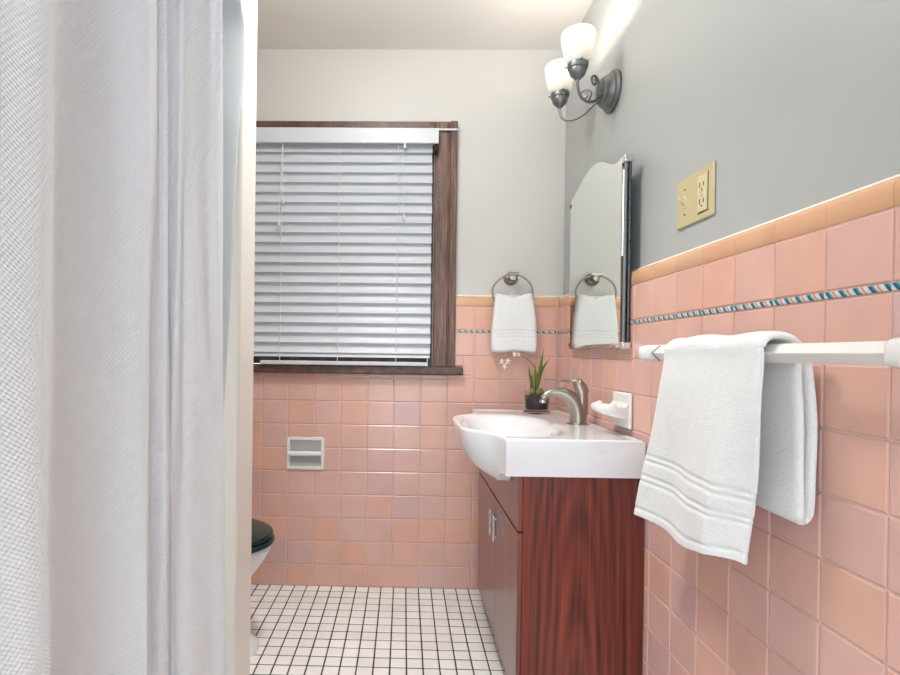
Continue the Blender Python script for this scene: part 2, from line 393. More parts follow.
# back wall
cols = [-0.4802 + P * k for k in range(-6, 11)]
edges = [XL + 0.001] + [c for c in cols if c > XL + 0.01]; edges[-1] = XR
for (za, zb) in rows:
    for xa, xb in zip(edges, edges[1:]):
        a, b2, c, d = xa + J / 2, xb - J / 2, za + J / 2, zb - J / 2
        if d > 0.9:                                    # beside the window: clip to the casing
            if c < 0.887 and a < 0.236:                # tile notched round the end of the stool
                if b2 > 0.25:
                    for q in ((0.2425, b2, 0.8885, d), (0.2090, 0.2405, 0.9235, d)):
                        put_tile(wall_back, tile_data(q[1] - q[0], q[3] - q[2], mname='tile_warm'), ((q[0] + q[1]) / 2, YB, (q[2] + q[3]) / 2))
                d = 0.887
            elif a < 0.210: a = 0.2085
        if b2 - a < 0.006 or d - c < 0.006: continue
        if d > 0.9 and b2 < 0.22: continue
        put_tile(wall_back, tile_data(b2 - a, d - c, mname='tile_warm' if (zb < 0.30 or za > ZROW[2] - 0.2) else 'tile'), ((a + b2) / 2, YB, (c + d) / 2))
cap_b = extruded(cap_profile(PY - YB + 0.004), P - 0.0008, 'cap'); ln = extruded(ln_prof, P - 0.0008, 'liner')
for xa, xb in zip(edges, edges[1:]):
    if xa > 0.27:
        put_tile(wall_back, cap_b, ((xa + xb) / 2, YB, ZROW[0] + J / 2 + cap_h / 2), 0, 'cap_tile', 0)
        put_tile(wall_back, ln, ((xa + xb) / 2, YB, (ZROW[1] + ZROW[2]) / 2), 0, 'liner_tile', 0)
w = edges[-11]
cw = 0.2898 - 0.2085
put_tile(wall_back, extruded(cap_profile(PY - YB + 0.004), cw - J, 'cap'), (0.2085 + cw / 2, YB, ZROW[0] + J / 2 + cap_h / 2), 0, 'cap_tile', 0)
put_tile(wall_back, extruded(ln_prof, cw, 'liner'), (0.2085 + cw / 2, YB, (ZROW[1] + ZROW[2]) / 2), 0, 'liner_tile', 0)
# right wall (front faces -x: rotate so that local -y points to -x)
yj = [YB - 0.0005] + [1.2496 + P * k for k in range(8, -13, -1)]
cap_r = extruded(cap_profile(PX - XR + 0.004), P - 0.0008, 'cap')
for ya, yb in zip(yj, yj[1:]):
    for (za, zb) in rows:
        w, hh = ya - yb - J, zb - za - J
        put_tile(wall_right, tile_data(w, hh, mname='tile_warm' if za > ZROW[3] - 0.01 else 'tile'), (XR, (ya + yb) / 2, (za + zb) / 2), -PI / 2)
    full = abs(ya - yb - P) < 1e-4
    cm = cap_r if full else extruded(cap_profile(PX - XR + 0.004), ya - yb - J, 'cap')
    put_tile(wall_right, cm, (XR, (ya + yb) / 2, ZROW[0] + J / 2 + cap_h / 2), -PI / 2, 'cap_tile', 0)
    lm = ln if full else extruded(ln_prof, ya - yb, 'liner')
    put_tile(wall_right, lm, (XR, (ya + yb) / 2, (ZROW[1] + ZROW[2]) / 2), -PI / 2, 'liner_tile', 0)

M['caulk'] = mat('cream_caulk', lin(244, 232, 214), 0.5)
bead = [(0.0, -0.002), (-0.0045, -0.0015), (-0.0062, 0.0015), (-0.0045, 0.0055), (0.0, 0.0075)]
G().prism([(PX + 0.0005 + d * 1.6, CAP_TOP + z) for d, z in bead], -0.2, PY - 0.001, 'y').build('caulk_bead', 'caulk', wall_right, smooth=True, angle=60)
G().prism([(PY + 0.0005 + d, CAP_TOP + z) for d, z in bead], 0.2085, PX - 0.008, 'x').build('caulk_bead', 'caulk', wall_back, smooth=True, angle=60)
# floor tiles: the visible ones singly, the rest as one part
pf = 0.0515; ft = 0.0474
def ftile_data(w, d):
    key = ('f', round(w, 4), round(d, 4))
    if key in tile_mesh: return tile_mesh[key]
    a, c, bv = w / 2, d / 2, 0.0012
    v = [(-a + bv, -c + bv, 0), (a - bv, -c + bv, 0), (a - bv, c - bv, 0), (-a + bv, c - bv, 0), (-a, -c, -bv), (a, -c, -bv), (a, c, -bv), (-a, c, -bv), (-a, -c, -0.004), (a, -c, -0.004), (a, c, -0.004), (-a, c, -0.004)]
    f = [(0, 1, 2, 3)] + [(4 + i, 4 + (i + 1) % 4, (i + 1) % 4, i) for i in range(4)] + [(8 + i, 8 + (i + 1) % 4, 4 + (i + 1) % 4, 4 + i) for i in range(4)]
    me = bpy.data.meshes.new('floor_tile'); me.from_pydata(v, [], f); me.update(); me.materials.append(M['floor_tile'])
    tile_mesh[key] = me; return me
xg = [-0.5472 + pf * k for k in range(-11, 24)]; yg = [2.1559 - pf * k for k in range(-1, 66)]
stuff = G(); shown = 0
for xa in xg:
    for k, ya in enumerate(yg):
        xb_, y1_ = min(xa + pf, XR + 0.004), min(ya, YB + 0.004); y0_ = ya - pf
        if xb_ - xa < 0.012 or y1_ - y0_ < 0.012 or xa < XL: continue
        wd, dp = xb_ - xa - (pf - ft), y1_ - y0_ - (pf - ft); cx, cy = (xa + xb_) / 2, (y0_ + y1_) / 2
        if wd < 0.01 or dp < 0.01: continue
        if -0.56 < cx < 0.37 and cy > 1.47:
            o = bpy.data.objects.new('tile', ftile_data(wd, dp)); C.objects.link(o); o.parent = floor; o.location = (cx, cy, random.gauss(0, 0.00015)); shown += 1
        else:
            a, c = wd / 2, dp / 2; bv = 0.0012
            stuff.add([(cx - a + bv, cy - c + bv, 0), (cx + a - bv, cy - c + bv, 0), (cx + a - bv, cy + c - bv, 0), (cx - a + bv, cy + c - bv, 0),
                       (cx - a, cy - c, -0.003), (cx + a, cy - c, -0.003), (cx + a, cy + c, -0.003), (cx - a, cy + c, -0.003)],
                      [(0, 1, 2, 3)] + [(4 + i, 4 + (i + 1) % 4, (i + 1) % 4, i) for i in range(4)])
st = stuff.build('outlying_tiles', 'floor_tile', floor); st['kind'] = 'stuff'

# ------------------------------------------------------------------ window and its dark casing
win = bpy.data.objects.new('window_1', None); C.objects.link(win); win.location = (-0.33, YB, 0.92)
struct(win, 'window with dark brown wooden casing and stool, white blind in front', 'window')
g = G().prism([(0.1165, 2.2165), (0.1165, 2.192), (0.120, 2.189), (0.170, 2.189), (0.174, 2.192), (0.178, 2.192), (0.181, 2.183), (0.204, 2.183), (0.2075, 2.187), (0.2075, 2.2165)], 0.9225, 1.9265, 'z')
g.build('side_casing', 'oak', win)
G().prism([(-0.8735, 2.2165), (-0.8735, 2.187), (-0.87, 2.183), (-0.847, 2.183), (-0.844, 2.192), (-0.836, 2.189), (-0.786, 2.189), (-0.7825, 2.192), (-0.7825, 2.2165)], 0.9225, 1.9265, 'z').build('side_casing', 'oak', win)
G().box(-0.78, 0.116, 2.187, 2.2165, 1.868, 1.9265).build('head_casing', 'oak_h', win, bevel=0.003)
G().box(-0.91, 0.2405, 2.166, 2.2015, 0.8887, 0.9215).box(-0.78, 0.115, 2.2015, 2.30, 0.9055, 0.9215).build('stool', 'oak_h', win, bevel=0.004)
G().box(-0.78, -0.765, 2.225, 2.33, 0.922, 1.874).box(0.10, 0.115, 2.225, 2.33, 0.922, 1.874).box(-0.765, 0.10, 2.225, 2.33, 1.86, 1.874).build('jamb', 'oak_h', win)
for (a, c, yy) in ((0.925, 1.41, 2.262), (1.375, 1.855, 2.295)):
    g = G()
    g.box(-0.762, -0.715, yy, yy + 0.03, a, c); g.box(0.05, 0.097, yy, yy + 0.03, a, c)
    g.box(-0.715, 0.05, yy, yy + 0.03, a, a + 0.05); g.box(-0.715, 0.05, yy, yy + 0.03, c - 0.035, c)
    sash = g.build('sash', 'oak_h', win, bevel=0.002)
    G().box(-0.717, 0.052, yy + 0.012, yy + 0.016, a + 0.048, c - 0.033).build('pane', 'glass', sash)

# blind
blind = thing('window_blind', (-0.33, 2.15, 0.925), 'closed white horizontal slat blind hanging over the window', 'blind')
G().box(-0.79, 0.1275, 2.138, 2.146, 1.818, 1.879).box(0.1195, 0.1275, 2.146, 2.186, 1.818, 1.879).build('valance', 'vinyl', blind, bevel=0.002)
G().box(-0.785, 0.113, 2.15, 2.184, 1.826, 1.864).build('head_rail', 'vinyl', blind, bevel=0.002)
G().box(0.112, 0.1265, 2.146, 2.186, 1.788, 1.817).build('bracket', 'black', blind)
G().box(0.1285, 0.205, 2.176, 2.182, 1.886, 1.893).tube([(0.203, 2.178, 1.8895), (0.226, 2.176, 1.8905)], 0.0022, 8).build('valance_clip', 'vinyl', blind)
# slat: curved strip, lower edge towards the room
NS = 22; sp_ = 0.0408; z_first = 1.7923
W_, TH, ang = 0.052, 0.0026, math.radians(71)
prof = []
for k in range(7):
    t = k / 6 - 0.5; bow = -0.0042 * (1 - 4 * t * t)
    # t=-.5 bottom (room side), +.5 top; normal towards the room and up
    y = 2.170 + t * W_ * math.cos(ang) - bow * math.sin(ang); z = t * W_ * math.sin(ang) - bow * math.cos(ang) * -1
    prof.append((y, z))
ny, nz = math.sin(ang), -math.cos(ang)
outl = prof + [(y + TH * ny, z + TH * nz) for y, z in reversed(prof)]
sl = G().prism([(y, z + z_first + 0.021) for y, z in outl], -0.785, 0.1045, 'x').build('slat', 'vinyl', blind, smooth=True, angle=40)
for k in range(1, NS):
    c = copy_part(sl, blind); c.location = (random.gauss(0, 0.0006), 0, -sp_ * min(k, 20.42)); c.rotation_euler = (0, random.gauss(0, 0.0004), 0)
zr_ = 0.934
g = G().box(-0.587, 0.092, 2.152, 2.186, 0.9225, 0.9385); rail = g.build('bottom_rail', 'vinyl', blind, bevel=0.003)
for cx in (-0.507, -0.2715, -0.034):
    G().tube([(cx, 2.1545, 1.83), (cx, 2.1535, 1.35), (cx, 2.1545, 0.94)], 0.0016, 6).build('ladder_cord', 'cord', blind)
def tassel(x, y, z):
    return G().lathe([(0.0015, 0.022), (0.0035, 0.018), (0.0065, 0.002), (0.0065, -0.004), (0.004, -0.007), (0.0, -0.0075)], (x, y, z), n=12)
for cx, zc_ in ((-0.4985, 1.576), (-0.514, 1.486)):
    cd = G().tube([(-0.503, 2.150, 1.83), (cx * 0.5 - 0.2515, 2.144, 1.70), (cx, 2.142, zc_ + 0.02)], 0.0013, 6).build('pull_cord', 'cord', blind)
    tassel(cx, 2.142, zc_).build('tassel', 'vinyl', cd, smooth=True)
for cx, zc_ in ((-0.009, 1.513), (-0.008, 1.802)):
    cd = G().tube([(-0.014, 2.150, 1.83), (cx, 2.142, zc_ + 0.02)], 0.0012, 6).build('pull_cord', 'cord', blind)
    tassel(cx, 2.142, zc_).build('tassel', 'vinyl', cd, smooth=True)

# ------------------------------------------------------------------ shower curtain
cur = thing('shower_curtain', (-0.33, 0.6, 0.1), 'white waffle weave shower curtain hanging in deep folds at the left', 'curtain')
def plan(rs, extra): return [(X, X / r) for r, X in rs]
top = [(-1.35, -.325), (-1.1, -.330), (-.92, -.322), (-.78, -.308), (-.68, -.298), (-.674, -.335), (-.655, -.352), (-.57, -.340), (-.50, -.313), (-.4845, -.310), (-.482, -.322), (-.474, -.325), (-.458, -.316),
       (-.454, -.324), (-.442, -.321), (-.430, -.311), (-.426, -.318), (-.405, -.308), (-.378, -.300), (-.362, -.290), (-.357, -.295), (-.360, -.315)]
bot = [(-1.35, -.325), (-1.1, -.330), (-.92, -.322), (-.78, -.308), (-.683, -.298), (-.677, -.335), (-.655, -.352), (-.57, -.340), (-.50, -.313), (-.4875, -.308), (-.484, -.322), (-.472, -.327), (-.452, -.315),
       (-.448, -.324), (-.440, -.325), (-.434, -.320), (-.420, -.320), (-.395, -.307), (-.362, -.298), (-.338, -.288), (-.331, -.292), (-.335, -.312)]
ptop, pbot = catmull(plan(top, 0), 10), catmull(plan(bot, 0), 10)
NZ = 46; zlo, zhi = 0.10, 2.03
arc = [0]
for a, c in zip(ptop, ptop[1:]): arc.append(arc[-1] + math.dist(a, c))
pts, uvs = [], []
for i, (a, c) in enumerate(zip(ptop, pbot)):
    col = []
    for j in range(NZ):
        z = lerp(zlo, zhi, j / (NZ - 1)); t = smooth((z - 0.3) / 1.35)
        wob = 0.0022 * math.sin(z * 5.1 + i * 0.13) + 0.0015 * math.sin(z * 11 + i * 0.31)
        col.append((lerp(c[0], a[0], t) + wob, lerp(c[1], a[1], t), z)); uvs.append((arc[i], z))
    pts.append(col)
G().grid(pts).build('outer_panel', 'curtain', cur, smooth=True, uvs=uvs, solid=0.0016)
yend = [(0.1, 0.95), (0.37, 0.95), (0.8168, 0.932), (1.0675, 0.967), (1.2565, 0.989), (1.40, 1.008), (1.4597, 1.0246), (1.5475, 1.044), (1.6223, 1.0445), (1.66, 0.985), (1.72, 0.965), (2.03, 0.96)]
pts, uvs = [], []
for i in range(25):
    t = i / 24; col = []
    for j in range(70):
        z = lerp(zlo, zhi, j / 69); ye = interp(z, yend)
        y = lerp(0.80, ye, t); x = -0.384 + 0.064 * smooth((t - 0.45) / 0.55) + 0.006 * math.sin(t * 9 + z) * (1 - t)
        col.append((x, y, z)); uvs.append((y, z))
    pts.append(col)
G().grid(pts).build('liner', 'linerc', cur, smooth=True, uvs=uvs, solid=0.001)
rod = tag(G().tube([(-0.338, YN + 0.002, 2.045), (-0.338, 1.109, 2.045)], 0.0125, 16).build('curtain_rod', 'chrome', None, smooth=True, angle=50), 'chrome shower rod carrying the white curtain', 'curtain rod')

# ------------------------------------------------------------------ vanity cabinet
van = thing('vanity_cabinet', (0.47, 1.74, 0), 'red mahogany vanity cabinet under the white sink', 'cabinet')
VY0, VY1, VX = 1.385, 2.095, 0.306
G().box(0.330, 0.6265, VY0, VY0 + 0.016, 0.03, 0.6597).build('side_panel', 'maho', van)
G().box(0.330, 0.6265, VY1 - 0.016, VY1, 0.03, 0.6597).build('side_panel', 'maho', van)
G().box(0.3145, 0.6265, VY0 + 0.016, VY1 - 0.016, 0.06, 0.65).build('carcass', 'maho', van)
G().box(0.36, 0.6265, VY0 + 0.016, VY1 - 0.016, 0.0, 0.06).build('toe_kick', 'black', van)
for ya in (VY0, VY1 - 0.016): G().box(0.314, 0.3298, ya, ya + 0.016, 0.03, 0.6597).build('edge_band', 'maho_edge', van)
fy0, fy1 = VY0 + 0.001, VY1 - 0.001
dp = G().box(0.301, 0.3135, fy0, fy1, 0.5145, 0.6597).build('drawer_front', 'maho_front', van, bevel=0.0012)
ym = 1.708
for ya, yb, yh in ((fy0, ym - 0.0015, ym - 0.030), (ym + 0.0015, fy1, ym + 0.034)):
    dr = G().box(0.301, 0.3135, ya, yb, 0.062, 0.509).build('door', 'maho_front', van, bevel=0.0012)
    G().box(0.285, 0.292, yh - 0.0075, yh + 0.0075, 0.385, 0.468).box(0.292, 0.301, yh - 0.004, yh + 0.004, 0.395, 0.402).box(0.292, 0.301, yh - 0.004, yh + 0.004, 0.451, 0.458).build('handle', 'chrome', dr, bevel=0.0015)

# ------------------------------------------------------------------ sink
ZT = 0.757
sink = thing('sink', (0.47, 1.74, 0.66), 'white porcelain vanity sink with bulging round front bowl', 'sink')
SY0, SY1, SX0, SX1, SD = 1.376, 2.112, 0.268, 0.6225, 0.097
def gb(y):
    t = abs(y - 1.715) / 0.262
    return (1 - 0.10 * t * t) / (1 + (t / 0.80) ** 8)
def basin(x, y):
    dx, dy = (x - 0.338) / 0.150, (y - 1.705) / 0.272
    r = (abs(dx) ** 2.4 + abs(dy) ** 2.4) ** (1 / 2.4)
    if r >= 1: return 0.0
    return 0.082 * smooth((1 - r) * 1.75) ** 0.85
ysamp = [SY0, SY0 + 0.0012, SY0 + 0.005] + [SY0 + 0.012 + (SY1 - SY0 - 0.024) * k / 70 for k in range(71)] + [SY1 - 0.005, SY1 - 0.0012, SY1]
def edge_drop(d): return 0.005 * (1 - math.sqrt(max(0, 1 - (1 - min(1, d / 0.005)) ** 2)))
pts = []
levels = [0.0, 0.0012, 0.005, 0.012] + [0.02 + (0.115) * k / 13 for k in range(14)]
for y in ysamp:
    ed = min(y - SY0, SY1 - y); row = []
    gv = gb(y); D = SD + 0.0365 * smooth(gv * 3.5)
    xe = SX0 - 0.101 * gv
    prof = []
    for d in reversed(levels):
        dd = min(d, D) if d > 0.012 else d
        xx = SX0 - 0.101 * gv * math.sqrt(max(0, 1 - (dd / 0.1345) ** 2)) + (0.0 if d > 0.004 else (0.005 - math.sqrt(max(0, 0.005 ** 2 - (0.005 - d) ** 2))))
        prof.append((xx, y, ZT - max(dd, edge_drop(ed))))
    prof = [(0.2975, y, ZT - SD), (0.2955, y, ZT - D)] + prof
    xs = xe + 0.005
    for k in range(1, 45):
        x = lerp(xs, SX1, k / 44)
        lip = 0.004 * (1 - smooth((min(x - xe, SX1 - x, ed) - 0.006) / 0.012))
        prof.append((x, y, ZT - max(edge_drop(ed), edge_drop(SX1 - x)) - basin(x, y) - 0.004 + lip))
    prof.append((SX1, y, ZT - SD))
    pts.append(prof)
g = G().grid(pts)
m_ = len(pts[0]); n0 = 0; n1 = (len(pts) - 1) * m_
g.f.append(tuple(range(m_))); g.f.append(tuple(n1 + k for k in range(m_))[::-1])
for i in range(len(pts) - 1): g.f.append((i * m_, i * m_ + m_ - 1, (i + 1) * m_ + m_ - 1, (i + 1) * m_))
g.build('basin', 'porcelain', sink, smooth=True, angle=50)
G().lathe([(0.0, 0.004), (0.021, 0.004), (0.024, 0.0), (0.024, -0.003)], (0.345, 1.705, ZT - 0.084), n=24).build('drain', 'chrome', sink, smooth=True, angle=40)
G().lathe([(0.0, -0.003), (0.007, -0.003), (0.007, 0.0), (0.0095, 0.001), (0.0095, -0.001)], (0.451, 1.62, ZT - 0.029), 'x', n=16).build('overflow_ring', 'chrome', sink, smooth=True, angle=40)

# faucet
fa = thing('faucet', (0.557, 1.722, ZT - 0.004), 'brushed nickel single lever faucet on the sink deck', 'faucet')
fy = 1.722
zb_ = ZT - 0.0045
G().lathe([(0.0, 0), (0.031, 0), (0.031, 0.004), (0.028, 0.006), (0.0, 0.006)], (0.560, fy, zb_), n=28, sx=1.05).build('base_ring', 'nickel', fa, smooth=True, angle=40)
G().tube(catmull([(0.562, fy, zb_ + 0.004), (0.560, fy, zb_ + 0.045), (0.545, fy, zb_ + 0.078), (0.515, fy, zb_ + 0.098), (0.482, fy, zb_ + 0.102), (0.460, fy, zb_ + 0.094), (0.449, fy, zb_ + 0.080)], 5),
         [lerp(0.0265, 0.0235, min(1, k / 8)) if k < 8 else lerp(0.0235, 0.0115, smooth((k - 8) / 15)) for k in range(31)], 18).build('spout', 'nickel', fa, smooth=True, angle=50)
G().tube(catmull([(0.570, fy, zb_ + 0.03), (0.574, fy, zb_ + 0.07), (0.573, fy, zb_ + 0.107)], 5), [0.020, 0.020, .0198, .0195, .0192, .019, .0188, .0186, .0184, .018, 0.0175], 18).build('valve_body', 'nickel', fa, smooth=True, angle=50)
G().tube(catmull([(0.574, fy, zb_ + 0.100), (0.568, fy, zb_ + 0.121), (0.552, fy, zb_ + 0.136), (0.530, fy, zb_ + 0.141), (0.492, fy, zb_ + 0.142), (0.452, fy, zb_ + 0.144)], 6),
         [lerp(0.0195, 0.0165, k / 8) if k < 8 else lerp(0.0165, 0.0026, smooth((k - 8) / 9)) if k < 17 else 0.0026 for k in range(31)], 16, squash=(1.15, 0.9)).build('lever_handle', 'nickel', fa, smooth=True, angle=50)
G().lathe([(0.0, 0.0), (0.010, 0.0), (0.0112, -0.004), (0.0112, -0.010), (0.009, -0.010), (0.0, -0.008)], (0.448, fy, zb_ + 0.078), n=16).build('aerator', 'chrome', fa, smooth=True, angle=40)

# plant pot with bulbs
px_, py_ = 0.503, 2.02
pot = thing('potted_plant', (px_, py_, ZT - 0.003), 'small grey glass pot of sprouting green bulbs with white blossom', 'plant')
zp = ZT - 0.004
G().lathe([(0.0, 0.0), (0.047, 0.0), (0.049, 0.003), (0.049, 0.010), (0.045, 0.013), (0.044, 0.015), (0.0465, 0.055), (0.0465, 0.084), (0.044, 0.084), (0.0435, 0.055), (0.041, 0.017), (0.0, 0.015)], (px_, py_, zp), n=32).build('glass_pot', 'potglass', pot, smooth=True, angle=50)
G().lathe([(0.0, 0.0165), (0.0395, 0.0175), (0.042, 0.055), (0.0425, 0.068), (0.0, 0.070)], (px_, py_, zp), n=28).build('soil', 'soil', pot, smooth=True)
for k in range(5):
    a = k * 2.4; bx, by = px_ + 0.017 * math.cos(a), py_ + 0.017 * math.sin(a)
    G().lathe([(0.0, 0.0), (0.010, 0.006), (0.012, 0.015), (0.007, 0.026), (0.003, 0.033), (0.0, 0.034)], (bx, by, zp + 0.064), n=12).build('bulb', 'moss', pot, smooth=True)
def blade(base, mid, tip, w):
    path = catmull([base, mid, tip], 6); g = G()
    r = [w * (0.85 + 0.3 * math.sin(PI * k / 12)) * (1 - 0.93 * smooth((k - 6) / 6)) for k in range(13)]
    return g.tube(path, r, 8, squash=(1.0, 0.45))
for bs, md, tp, w in (((0.512, 2.02, zp + .085), (0.523, 2.015, zp + .165), (0.535, 2.01, zp + .248), .0065), ((0.515, 2.025, zp + .085), (0.532, 2.02, zp + .165), (0.563, 2.02, zp + .212), .0055),
                      ((0.498, 2.02, zp + .085), (0.488, 2.02, zp + .135), (0.480, 2.02, zp + .178), .0055), ((0.503, 2.015, zp + .085), (0.503, 2.01, zp + .145), (0.502, 2.01, zp + .192), .0065),
                      ((0.508, 2.03, zp + .085), (0.514, 2.03, zp + .13), (0.517, 2.03, zp + .16), .006), ((0.495, 2.03, zp + .085), (0.495, 2.03, zp + .12), (0.498, 2.03, zp + .15), .006)):
    bs, md, tp = [(q[0] - 0.010, q[1], q[2]) for q in (bs, md, tp)]
    blade(bs, md, tp, w * 0.78).build('leaf', 'leaf', pot, smooth=True)
G().tube(catmull([(0.503, 2.02, zp + .085), (0.497, 2.01, zp + .150), (0.478, 2.0, zp + .190), (0.440, 1.99, zp + .217), (0.405, 1.985, zp + .226), (0.384, 1.98, zp + .214)], 6), 0.0022, 8).build('flower_stem', 'stemg', pot, smooth=True)
def blossom(c, r, k0):
    g = G()
    for k in range(5):
        a = k * 2 * PI / 5 + k0; d = Vector((math.cos(a), -0.35, math.sin(a))).normalized()
        p0, p1, p2 = Vector(c), Vector(c) + d * r * 0.6, Vector(c) + d * r + Vector((0, 0, -0.2 * r))
        g.tube([p0, p1, p2], [0.0015, r * 0.34, r * 0.10], 8, squash=(1, 0.4))
    return g
for c, r, k0 in (((0.384, 1.978, zp + .198), .013, 0.2), ((0.373, 1.98, zp + .180), .012, 0.8), ((0.362, 1.98, zp + .196), .011, 1.5), ((0.410, 1.982, zp + .225), .011, 0.5), ((0.425, 1.984, zp + .222), .009, 0.1)):
    blossom(c, r, k0).build('blossom', 'petal', pot, smooth=True)

# ------------------------------------------------------------------ soap dish on the tile
sd = thing('soap_dish', (XR, 1.525, 0.775), 'white ceramic soap dish set in tile beside the faucet', 'soap dish')
G().box(0.6175, XR - 0.0005, 1.466, 1.584, 0.772, 0.872).build('back_plate', 'porcelain2', sd, bevel=0.006, seg=3)
prof_s = [(0.620, 0.800), (0.585, 0.803), (0.555, 0.812), (0.543, 0.822), (0.541, 0.831), (0.545, 0.836), (0.553, 0.834), (0.560, 0.826), (0.600, 0.824), (0.612, 0.832), (0.620, 0.850)]
pts = []
for k in range(15):
    t = k / 14 * 2 - 1; y = 1.525 + 0.056 * t; e = 1 - 0.45 * abs(t) ** 5
    lift = 0.008 * smooth((abs(t) - 0.8) / 0.2)
    pts.append([(0.620 + (x - 0.620) * e, y, z + (lift if 2 < j < 10 else 0)) for j, (x, z) in enumerate(prof_s)])
g = G().grid(pts); m_ = len(prof_s); g.f.append(tuple(range(m_))); g.f.append(tuple(14 * m_ + k for k in range(m_)))
g.build('tray', 'porcelain2', sd, smooth=True, angle=60, bevel=0)

# ------------------------------------------------------------------ mirror cabinet
mc = thing('medicine_cabinet', (0.63, 1.72, 0.995), 'frameless mirror cabinet with scalloped top beside the sconce', 'mirror')
XM = 0.605
sil = [(1.957, 0.997), (1.974, 1.535), (1.945, 1.546), (1.895, 1.560), (1.845, 1.578), (1.800, 1.588), (1.751, 1.592), (1.70, 1.587), (1.655, 1.573), (1.615, 1.554), (1.588, 1.541), (1.566, 1.534), (1.545, 1.531), (1.52, 1.534), (1.495, 1.536), (1.4935, 0.997)]
sil = [(1.966, 0.997)] + sil[1:]
cyc, czc = 1.72, 1.27
def inset(pts_, d): return [(cyc + (y - cyc) * (1 - d / 0.245), czc + (z - czc) * (1 - d / 0.28)) for y, z in pts_]
G().prism(sil, XM + 0.001, XM + 0.006, 'x').build('mirror_backing', 'steel', mc)
inn = inset(sil, 0.013); n = len(sil)
g = G(); g.add([(XM - 0.0005, y, z) for y, z in inn] + [(XM + 0.0009, y, z) for y, z in sil], [tuple(range(n))] + [(i, (i + 1) % n, n + (i + 1) % n, n + i) for i in range(n)])
g.build('mirror_glass', 'mirror', mc)
G().box(XM + 0.0065, XR - 0.0005, 1.500, 1.955, 1.002, 1.22).box(XM + 0.0065, PX - 0.0005, 1.562, 1.955, 1.222, 1.525).build('cabinet_body', 'steel', mc, bevel=0.002)
G().tube([(XM + 0.003, 1.489, 1.0), (XM + 0.003, 1.489, 1.53)], 0.0045, 12).build('frame_rod', 'gunmetal', mc, smooth=True, angle=50)
g = G()
for k in range(9):
    za = 1.012 + k * 0.057; g.tube([(XM + 0.0165, 1.494, za), (XM + 0.0165, 1.494, za + 0.054)], 0.0048, 10)
g.build('piano_hinge', 'steel', mc, smooth=True, angle=50)
for z in (1.003, 1.522):
    G().box(XM - 0.004, XM + 0.022, 1.480, 1.502, z - 0.010, z + 0.010).build('corner_clip', 'chrome', mc, bevel=0.003)
for y, z in ((1.962, 1.012), (1.968, 1.520)):
    G().box(XM - 0.003, XM + 0.006, y - 0.006, y + 0.004, z - 0.007, z + 0.007).build('mirror_clip', 'steel', mc, bevel=0.0015)

